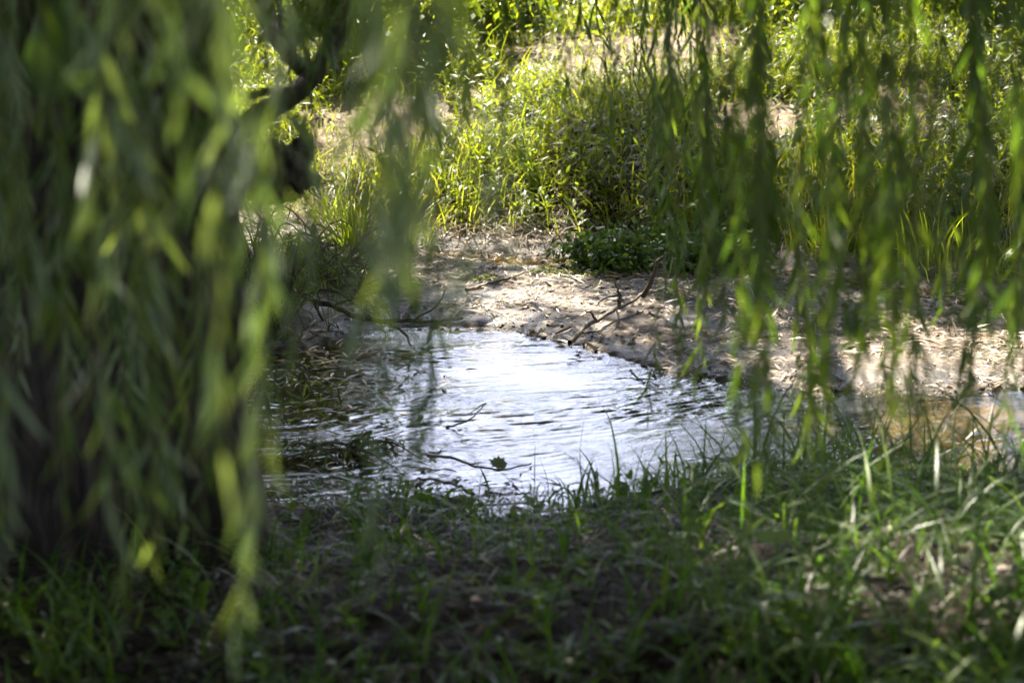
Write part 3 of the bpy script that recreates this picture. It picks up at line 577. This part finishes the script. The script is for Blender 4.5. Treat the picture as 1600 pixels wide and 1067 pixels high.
MID += [(1030, 1035, 350, 7.5), (1000, 1012, 640, 7), (930, 940, 200, 8), (780, 780, 230, 5), (822, 820, 260, 5), (1105, 1112, 470, 4.8), (1140, 1150, 480, 4.4), (1050, 1062, 650, 5.5), (880, 884, 150, 6), (720, 722, 200, 6), (1185, 1195, 640, 4.5), (1010, 1020, 200, 8), (1060, 1066, 230, 8), (700, 690, 260, 4.8), (1085, 1090, 180, 7), (480, 500, 300, 5.5), (960, 965, 90, 6), (1120, 1128, 560, 5.2), (905, 915, 120, 7), (840, 850, 90, 7), (1040, 1046, 260, 6)]
for i, a in enumerate(MID): frond(*a[:3], a[3], False, .026, mt='willow_pale' if i % 3 == 0 and a[3] < 5 else 'willow')
for cx_ in (1155, 1205, 1262, 1295, 1345, 1400, 1440, 1475, 1520, 1560, 1600):
    for i in range(4):
        x_ = cx_ + random.gauss(0, 14); frond(x_ + random.uniform(-25, 15), x_, random.uniform(470, 735) if i else random.uniform(620, 740), random.uniform(3.6, 5.8), False, .024)
for i in range(12):
    x_ = random.uniform(890, 1150); frond(x_ - random.uniform(-10, 15), x_, random.uniform(150, 620) if x_ > 1000 else random.uniform(80, 300), random.uniform(5.5, 8), False, .028)
print('individual leaves', n_ind)

# ------------------------------------------------------------------ dead wood and single plants
def gz(p): return float(max(height(np.array([p[0]]), np.array([p[1]]))[0], 0))
def stick(name, pts, r, label, cat, group=None, extra=(), m='deadwood', lift=.01):
    """pts: (px, py, height above ground) picked on the photograph; extra: side twigs as parts"""
    W = []
    for q in pts:
        g = at_z(q[0], q[1], q[2] if len(q) > 2 else .04); W.append([g[0], g[1], (q[2] if len(q) > 2 else gz(g) + lift)])
    base = np.array(W[0]); S = spline(W, max(8, 5 * len(W))); S[1:-1] += rng.normal(0, r * .35, S[1:-1].shape)
    mb = MB(); mb.tube(S, np.linspace(r, r * .45, len(S)), 8, .15, random.random() * 9); root = link(name, mb.mesh(name, base, True), M[m], label=label, cat=cat, group=group, loc=base)
    for e in extra:
        W = []
        for q in e[0]: g = at_z(q[0], q[1], q[2]); W.append([g[0], g[1], q[2]])
        S = spline(W, 12); S[1:-1] += rng.normal(0, e[1] * .35, S[1:-1].shape); mb = MB(); mb.tube(S, np.linspace(e[1], e[1] * .5, len(S)), 6, .1); link('side_twig', mb.mesh('side_twig', base, True), M[m], root)
    return root
stick('dead_branch', [(890, 535, .05), (925, 505, .07), (965, 482, .09), (1005, 462, .11), (1040, 448, .13)], .011, 'forked dead branch with stubby side twigs lying across the mud bar', 'branch', extra=[
    ([(1005, 462, .11), (1020, 435, .20), (1030, 410, .28), (1040, 396, .33)], .014), ([(965, 482, .09), (968, 462, .14), (960, 440, .20)], .009), ([(968, 462, .14), (945, 466, .13), (932, 478, .09)], .005),
    ([(932, 502, .07), (925, 490, .11), (915, 486, .12)], .007), ([(905, 522, .05), (930, 518, .05), (945, 525, .04)], .005), ([(963, 484, .09), (966, 500, .06), (955, 520, .04)], .005)])
stick('twig', [(728, 458), (760, 448), (795, 440), (822, 430)], .008, 'straight dark twig lying on the sunny left part of the mud bar', 'twig', extra=[([(795, 440, .05), (806, 432, .06), (818, 436, .05)], .005)])
tl = stick('leafy_twig', [(668, 712, .03), (710, 716, .04), (750, 730, .04), (790, 733, .03), (830, 724, .01)], .006, 'thin twig in the water with one lobed green leaf at its end', 'twig')
stick('twig', [(690, 668, .0), (718, 662, .03), (740, 650, .08), (760, 630, .14)], .004, 'small forked twig sticking up from the water left of the bright reflection', 'twig', extra=[([(760, 630, .14), (748, 636, .12), (735, 645, .1)], .003)])
stick('drift_branch', [(455, 452, .10), (520, 480, .11), (580, 498, .09), (650, 503, .08), (722, 497, .06)], .016, 'long dark drift branch reaching over the shaded water from the brush pile', 'branch', extra=[([(600, 500, .09), (630, 520, .05), (642, 540, .03)], .009), ([(640, 503, .09), (680, 480, .16), (696, 452, .22)], .006), ([(520, 480, .11), (540, 470, .15), (600, 455, .2)], .006)])
stick('drift_branch', [(420, 410, .12), (470, 385, .1), (520, 362, .08), (570, 340, .1)], .014, 'thin bare branch leaning over the pale sand beside the knobbly trunk stub', 'branch')
stick('twig', [(740, 772, .05), (700, 752, .06), (650, 748, .05), (610, 760, .06)], .007, 'grey twig lying along the near edge of the stream', 'twig')
stick('twig', [(760, 836, .12), (800, 818, .06), (840, 800, .04), (850, 788, .04)], .008, 'short dark stick bridging the small puddle on the near bank', 'twig')
stick('twig', [(985, 578, .02), (1000, 592, .01), (1020, 592, .02)], .005, 'curved bit of twig standing in the water at the bar edge', 'twig')
stick('drift_branch', [(1290, 425, .1), (1330, 440, .06), (1380, 452, .03), (1480, 470, .02)], .015, 'wet dark branch lying in the back channel under the right bank', 'branch')
# lobed leaf on the twig
def outline_leaf(name, pts, size, P, normal_tilt, rotz, material, parent=None, vein=True, **k):
    ring = np.array(pts, float) * size; n = len(ring); V = [(0, 0.0, 0)] + [(a, b, .12 * abs(a) - .10 * b * b / size) for a, b in ring]
    mid = [(a * .5, b * .5, .03 * abs(a)) for a, b in ring]; V += mid; F3 = []; F4 = []
    for i in range(n):
        j = (i + 1) % n; F4.append((1 + i, 1 + j, 1 + n + j, 1 + n + i)); F3.append((0, 1 + n + i, 1 + n + j))
    me = np_mesh(name, V, F3, F4, np.full(len(V), .3)); o = link(name, me, material, parent, **k)
    o.location = P; o.rotation_euler = (normal_tilt[0], normal_tilt[1], rotz); return o
lobed = [(0, -.5), (.22, -.42), (.34, -.5), (.36, -.25), (.58, -.18), (.44, .0), (.6, .2), (.36, .2), (.34, .42), (.15, .32), (0, .6), (-.15, .32), (-.34, .42), (-.36, .2), (-.6, .2), (-.44, 0), (-.58, -.18), (-.36, -.25), (-.34, -.5), (-.22, -.42)]
heart = [(0, -.42), (.14, -.5), (.34, -.44), (.46, -.22), (.44, .02), (.32, .26), (.16, .44), (0, .62), (-.16, .44), (-.32, .26), (-.44, .02), (-.46, -.22), (-.34, -.44), (-.14, -.5)]
g = at_z(778, 724, .05); o = outline_leaf('leaf', lobed, .065, tuple(g - np.array(tl.location)), (R(20), R(-15)), R(70), M['broad'], tl)
# heart leaves
def heart_sprig(px, py, t, size, tilt, rz, label, stem_to):
    c = at_depth(px, py, t); bm_ = 'willow_pale' if px > 800 else 'broad'; r = link('broad_leaf_sprig', None, label=label, cat='leaf sprig', loc=c)
    outline_leaf('leaf', heart, size, (0, 0, 0), tilt, rz, M[bm_], r)
    e = at_depth(*stem_to) - c; mb = MB(); mb.tube(spline([(0, 0, 0), e * .5 + np.array([0, 0, .01]), e], 10), .0016, 5); link('stem', mb.mesh('stem'), M['stem'], r); return r
heart_sprig(105, 85, 3.4, .135, (R(80), 0), R(185), 'large dark heart shaped leaf in front of the trunk at the top left corner', (60, -600, 3.6))
heart_sprig(1212, 838, 5.1, .085, (R(38), R(-12)), R(195), 'pale heart shaped leaf standing above the dark near bank grass', (1225, 930, 5.15))
# tall single grass stems against the bright water
def tall_blade(pts, w, label, t0=7.75):
    W = np.array([at_depth(a, b, t0) for a, b in pts]); base = W[0].copy(); zb = gz(base); S = spline(W, 16); S[0, 2] = min(S[0, 2], zb)
    tw = np.linspace(1, .12, 16) * w * .5; tw[0] *= .6; V = []
    for i in range(16): V += [S[i] - base + (-tw[i], 0, tw[i] * .3), S[i] - base + (0, tw[i] * .5, 0), S[i] - base + (tw[i], 0, tw[i] * .3)]
    F = [q for i in range(15) for q in ((i * 3, i * 3 + 1, i * 3 + 4, i * 3 + 3), (i * 3 + 1, i * 3 + 2, i * 3 + 5, i * 3 + 4))]
    link('tall_grass', np_mesh('tall_grass', V, None, F, np.full(48, .1)), M['grass_near'], label=label, cat='grass blade', loc=base)
tall_blade([(966, 800), (966, 740), (962, 700), (952, 655), (936, 628)], .013, 'tallest grass blade arching over the bright water')
tall_blade([(935, 800), (932, 760), (922, 725), (907, 703)], .016, 'broad curved grass blade in front of the bright water')
tall_blade([(905, 800), (908, 750), (906, 705), (912, 660), (920, 628)], .004, 'thin wiry stem with a bent tip over the bright water', 7.8)
tall_blade([(915, 800), (909, 750), (906, 730), (900, 712)], .007, 'short stem crossing the wiry one at the water edge', 7.8)
tall_blade([(858, 790), (855, 750), (848, 728), (840, 705)], .004, 'thin leaning stalk left of the tall blades', 7.85)
tall_blade([(838, 775), (842, 757), (856, 752), (866, 764)], .006, 'low looped blade at the water edge', 7.85)
tall_blade([(880, 785), (876, 758), (868, 747), (860, 746)], .007, 'hooked blade tip curling over the water edge', 7.85)
tall_blade([(985, 800), (992, 750), (1000, 715), (1010, 685)], .006, 'slender stem leaning right beside the tallest blade', 7.7)
tall_blade([(1042, 820), (1042, 760), (1041, 715), (1040, 672)], .016, 'upright dark blade at the right side of the bright water', 7.2)
tall_blade([(1010, 820), (1016, 770), (1030, 745), (1060, 738)], .012, 'short bent blade beside the upright dark one', 7.3)
# leafy weeds in the near grass
wt = leaf_template(.26, 4, .25, .3)
weed_leaf = []
for s_ in (.2, .6): me = np_mesh('leaf', wt[0], None, wt[1], np.full(len(wt[0]), s_)); me.materials.append(M['herb']); weed_leaf.append(me)
def weed(px, py, hgt, nl, ll, label):
    c = at_z(px, py, .4)
    for _ in range(6): c = at_z(px, py, gz(c))
    r = link('leafy_weed', None, label=label, cat='weed', group='leafy weeds on the near bank', loc=c)
    S = spline([(0, 0, -.02), (random.gauss(0, .02), 0, hgt * .5), (random.gauss(0, .03), random.gauss(0, .03), hgt)], 8); mb = MB(); mb.tube(S, np.linspace(.003, .0015, 8), 5); link('stem', mb.mesh('stem'), M['stem'], r)
    for j in range(nl):
        t_ = (j + 1) / nl; p_ = S[min(7, int(t_ * 7))]; a = j * 2.3 + random.random(); e = random.uniform(.0, .7)
        Rm = frames(np.array([[math.cos(a) * math.cos(e), math.sin(a) * math.cos(e), math.sin(e)]]), np.array([random.gauss(0, .3)]))[0] * ll * random.uniform(.8, 1.2)
        o = link('leaf', weed_leaf[j % 2], None, r); o.matrix_basis = Matrix([[*Rm[q], p_[q]] for q in range(3)] + [[0, 0, 0, 1]])
for a in ((1320, 905, .13, 9, .05, 'bright leafy weed in the sunlit grass at the right'), (1500, 900, .14, 10, .05, 'bushy yellow green weed in the grass near the right edge'), (780, 870, .09, 7, .055, 'small yellow green weed alone on the dark soil below the puddle'),
          (830, 990, .06, 8, .03, 'tiny three leaved weed low in the middle of the near bank'), (335, 1025, .09, 7, .035, 'small bright weed below the hanging willow tips'), (1230, 1010, .14, 8, .07, 'broad arching weed at the bottom right'),
          (1570, 1010, .12, 9, .05, 'weed with rounded leaves in the bottom right corner'), (1160, 795, .12, 8, .05, 'leafy weed at the water edge below the hanging fronds'), (1420, 1010, .1, 8, .045, 'weed between the tall blades at the bottom right')): weed(*a)
# small white flowers
def flower(px, py, hgt, d, label):
    c = at_z(px, py, .4)
    for _ in range(6): c = at_z(px, py, gz(c) + hgt)
    c[2] = gz(c); r = link('white_flower', None, label=label, cat='flower', group='small white flowers in the near bank grass', loc=c)
    mb = MB(); mb.tube([(0, 0, -.01), (.003, 0, hgt * .5), (0, 0, hgt)], .0012, 5); link('stem', mb.mesh('stem'), M['stem'], r)
    mb = MB()
    for j in range(12):
        a = j * math.pi / 6; ca, sa = math.cos(a), math.sin(a); w = d * .12
        mb.add([(0, 0, hgt), (ca * d * .3 - sa * w, sa * d * .3 + ca * w, hgt + .002), (ca * d * .5, sa * d * .5, hgt + .003), (ca * d * .3 + sa * w, sa * d * .3 - ca * w, hgt + .002)], [(0, 1, 2, 3)])
    link('petals', mb.mesh('petals'), M['petal'], r)
    mb = MB(); mb.tube([(0, 0, hgt), (0, 0, hgt + .004)], d * .14, 8); link('flower_centre', mb.mesh('flower_centre'), M['pollen'], r)
flower(1553, 793, .10, .028, 'white flower in the grass near the water edge at the right'); flower(518, 1035, .05, .02, 'upper white flower of the pair at the bottom of the near bank')
flower(505, 1050, .05, .02, 'lower white flower of the pair at the bottom of the near bank'); flower(567, 1042, .04, .014, 'small pale flower right of the white pair'); flower(48, 990, .08, .02, 'white flower under the willow fronds at the bottom left')

# ------------------------------------------------------------------ brush at the left and shrubs, trees beyond
def brush(px, py, n, spread, hgt, label, leafy=1.0, z=0.05, m='willow'):
    c = at_z(px, py, z); c[2] = gz(c) - .02; r = link('brushwood', None, label=label, cat='brushwood', loc=c); leaves_p = []; leaves_d = []
    for i in range(n):
        a = random.uniform(0, 6.28); L_ = random.uniform(.4, 1) * spread; e = np.array([math.cos(a) * L_, math.sin(a) * L_ * .7, random.uniform(-.02, .5) * hgt])
        st = np.array([random.gauss(0, .08), random.gauss(0, .08), 0]); md = (st + e) / 2 + np.array([random.gauss(0, .06), random.gauss(0, .06), random.uniform(.3, 1) * hgt])
        S = spline([st, md, e], 14) ; mb = MB(); mb.tube(S, np.linspace(random.uniform(.004, .009), .0015, 14), 5); link('branch', mb.mesh('branch'), M['deadwood'], r)
        for q in range(int(22 * leafy)):
            p_ = S[random.randrange(3, 14)]; leaves_p.append(p_ + np.random.default_rng(i * 99 + q).normal(0, .015, 3)); leaves_d.append(np.array([random.gauss(0, .5), random.gauss(0, .5), -random.random()]))
    Pp = np.array(leaves_p); V, F, T = scatter(WT[0], Pp, frames(np.array(leaves_d), rng.uniform(0, 6.28, len(Pp))), rng.uniform(.04, .085, len(Pp)))
    link('leaves', np_mesh('leaves', V, None, F, T), M[m], r, kind='stuff'); return r
brush(420, 500, 60, .62, .42, 'dark tangled brush hanging over the water left of the mud bar', 1.3)
brush(500, 440, 34, .45, .25, 'low tangle of leafy twigs at the left end of the mud bar', 1.0)
brush(350, 640, 24, .55, .3, 'shadowed brush standing in the shallows behind the near fronds', 1.0)
brush(560, 690, 14, .35, .10, 'flat mat of twigs lying in the left shallows', .8)
brush(250, 420, 26, .7, .7, 'dark leafy brush behind the willow trunk', 1.4)
# tall tufts on the far bank
def tuft(px, py, n, hh, spread, label, m='grass'):
    c = at_z(px, py, .1)
    for _ in range(8): c = at_z(px, py, gz(c))
    P = np.stack([rng.normal(0, spread, n), rng.normal(0, spread, n), np.full(n, -.03)], 1); az = np.arctan2(P[:, 1], P[:, 0]) + rng.normal(0, .5, n)
    V, F3, F4, T = blades(P, hh * rng.uniform(.5, 1.05, n), rng.uniform(.006, .011, n), rng.uniform(.15, 1.3, n), az, 6, .36)
    link('grass_tuft', np_mesh('grass_tuft', V, F3, F4, T * .35), M['grass'], label=label, cat='grass tuft', group='tall grass tufts on the far bank', loc=c)
tuft(555, 385, 150, .52, .09, 'tall dark grass tuft standing left of the centre on the far bank'); tuft(620, 378, 90, .40, .08, 'grass tuft just right of the tallest one'); tuft(510, 345, 60, .38, .05, 'thin upright tuft on the pale sand at the left')
tuft(1010, 330, 120, .42, .12, 'dark green tuft in the middle of the bank below the sandy mound'); tuft(1090, 300, 110, .4, .12, 'grass tuft right of the middle on the far bank'); tuft(1300, 380, 110, .4, .14, 'shaded tuft behind the hanging fronds on the right'); tuft(1460, 400, 100, .4, .14, 'tuft above the dark channel near the right edge')
tuft(740, 330, 90, .36, .1, 'grass tuft above the leafy foot of the bank left of centre'); tuft(430, 215, 80, .35, .12, 'bright tuft seen through the bend of the willow limb')

def leaf_cloud(center, rad, n, size, tpl, clumps=14, flat=1.0):
    cc = rng.normal(0, 1, (clumps, 3)); cc /= np.linalg.norm(cc, axis=1, keepdims=True); cc *= rng.uniform(.3, .95, (clumps, 1)); cc[:, 2] = np.abs(cc[:, 2]) * 1.2 - .25
    ci = rng.integers(0, clumps, n); p_ = cc[ci] + rng.normal(0, .2, (n, 3)); p_ = p_ * np.asarray(rad)[None] + np.asarray(center)[None]
    d = rng.normal(0, 1, (n, 3)); d[:, 2] -= .4
    return scatter(tpl, p_, frames(d, rng.uniform(0, 6.28, n)), rng.uniform(.7, 1.3, n) * size, np.clip(rng.random(n) * .5 + .5 * rng.random(clumps)[ci], 0, .99)), cc * np.asarray(rad)[None] + np.asarray(center)[None]
def shrub(x, y, w, h, n, size, label, name='shrub', cat='shrub', m='shrub', trunk=.02, group=None, clumps=14, lift=0.5):
    c = np.array([x, y, gz((x, y)) - .03]); r = link(name, None, label=label, cat=cat, group=group, loc=c)
    (V, F, T), cc = leaf_cloud((0, 0, h * lift), (w, w * .8, h * (1 - lift) * .9), n, size, quad_leaf(.2), clumps)
    link('crown' if cat == 'tree' else 'foliage', np_mesh('foliage', V, None, F, T), M[m], r, kind='stuff')
    if cat == 'tree':
        mb = MB(); mb.tube(spline([(0, 0, -.2), (w * .03, 0, h * .3), (0, 0, h * .7)], 12), np.linspace(trunk, trunk * .4, 12), 10, .1); link('trunk', mb.mesh('trunk', (0, 0, 0), True), M['bark'], r)
    mb = MB()
    for q in cc: mb.tube(spline([(random.gauss(0, trunk * .3), random.gauss(0, trunk * .3), h * (.3 if cat == 'tree' else 0)), q * np.array([.4, .4, .55]) + np.array([0, 0, h * .1]), q], 8), np.linspace(trunk * .4, trunk * .1, 8), 5)
    link('limbs', mb.mesh('limbs'), M['bark'], r); return r
SH = [(330, 90, 'dark leafy shrub far behind the willow trunk'), (425, 45, 'shaded shrub seen between the trunk and its limb'), (520, 95, 'backlit shrub just right of the willow limb at the top left'), (610, 75, 'shrub with bright leaf edges behind the pale near frond'),
      (700, 95, 'low dark shrub at the top left of the sandy mound'), (790, 72, 'shrub touching the left end of the sandy mound'), (880, 32, 'shrub directly behind the sandy mound'), (1010, 5, 'shrub at the top edge above the sandy mound'), (1190, 55, 'shrub to the right of the sandy mound'), (1310, 80, 'green shrub behind the right curtain of fronds'), (1430, 50, 'dark shrub between the right fronds at the top'), (1560, 90, 'shrub in the upper right corner behind the fronds')]
for px_, py_, lb in SH:
    c_ = at_z(px_, py_, .6)
    for _ in range(10): c_ = at_z(px_, py_, gz(c_))
    low = 740 < px_ < 1100
    shrub(c_[0], c_[1] + .15, random.uniform(.30, .45), random.uniform(.35, .45) if low else random.uniform(.6, 1.0), 1500 if low else 2600, .075, lb, group='shrubs on top of the far bank', trunk=.025)
for px_, py_, w_, h_, lb in ((960, 312, .30, .24, 'low growth added as dark shade on the bank just right of the centre'), (1045, 300, .36, .30, 'darkest low growth added as shade in the middle of the far bank'), (1125, 314, .28, .26, 'low growth added as dark shade left of the right curtain of fronds')):
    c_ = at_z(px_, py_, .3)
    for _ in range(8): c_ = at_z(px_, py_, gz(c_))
    shrub(c_[0], c_[1], w_, h_, 2200, .045, lb, m='willow_far', trunk=.006, lift=.25, clumps=34, group='low growth added as shade on the far bank')  # dark-leaved bushes added in place of the bank's deep shade
shrub(-2.9, 12.8, .9, 2.6, 6000, .09, 'tall dark shrub filling the gap left of the trunk', trunk=.04)
shrub(-2.3, 10.6, .8, 1.9, 5000, .09, 'dense shaded bush at the left end of the stream behind the trunk', trunk=.04)
shrub(-3.0, 8.0, .7, 2.2, 4000, .09, 'dark bush at the left edge beside the trunk', trunk=.04)
TR = [(-9, 27, 4, 10), (-15, 34, 5, 13), (-3.6, 29, 2.6, 10), (4.6, 26, 2.9, 9.8), (14, 27, 4.5, 11), (21, 36, 6, 14), (-23, 24, 5, 12), (27, 20, 5, 12), (3.2, 60, 6, 8), (-6, 62, 7, 9), (12, 58, 7, 10), (-16, 12, 4, 10), (17, 10, 4, 10), (-12, -8, 5, 12), (12, -9, 5, 12)]
LB = ['broad dark tree behind the far bank on the left', 'tall tree behind the broad dark one on the left', 'slim tree closest to the far bank on the left', 'round tree beyond the right bank', 'tall tree right of the round one', 'big tree far off to the right', 'tree far out to the left', 'tree far out to the right', 'distant low tree straight across the stream', 'distant tree left of straight across', 'distant tree right of straight across', 'tree beside the stream off to the left', 'tree beside the stream off to the right', 'tree behind the viewer on the left', 'tree behind the viewer on the right']
GL = [a + ' of the unseen grove added for shade' for a in ('nearest tree on the left side', 'second tree on the left, behind the viewer', 'tree behind and to the left', 'tree directly behind the viewer', 'tree just right of straight behind', 'tree behind and to the right', 'tree far round on the right side', 'nearest tree on the right side', 'tree left of the big willow', 'tree off to the right of the bar', 'tree beyond the left shallows', 'tree beyond the right bank', 'rearmost middle tree', 'outermost left tree', 'outermost right tree', 'rear tree on the right', 'rear tree on the left')]  # unseen trees added around the camera to cut the sky light
for i, (x_, y_) in enumerate([(-7, 1.5), (-9, -4), (-5.5, -7.5), (-1.5, -9), (3, -8.5), (7, -6), (9.5, -1), (8, 3.5), (-10, 5.5), (11, 6.5), (-8.5, 10.5), (10, 12), (0, -13), (-14, -2), (14, 1), (6, -12), (-7, -13)]):
    shrub(x_, y_, 3.1, 8.5 + (i % 3), 5200, .5, GL[i], 'broadleaf_tree', 'tree', 'shrub', .2, 'unseen grove added for shade', 34, .5)
for (x_, y_, w_, h_), lb in zip(TR, LB): shrub(x_, y_, w_, h_, 12000, .42, lb, 'broadleaf_tree', 'tree', 'shrub', .28, 'trees around the stream', 26, .58)
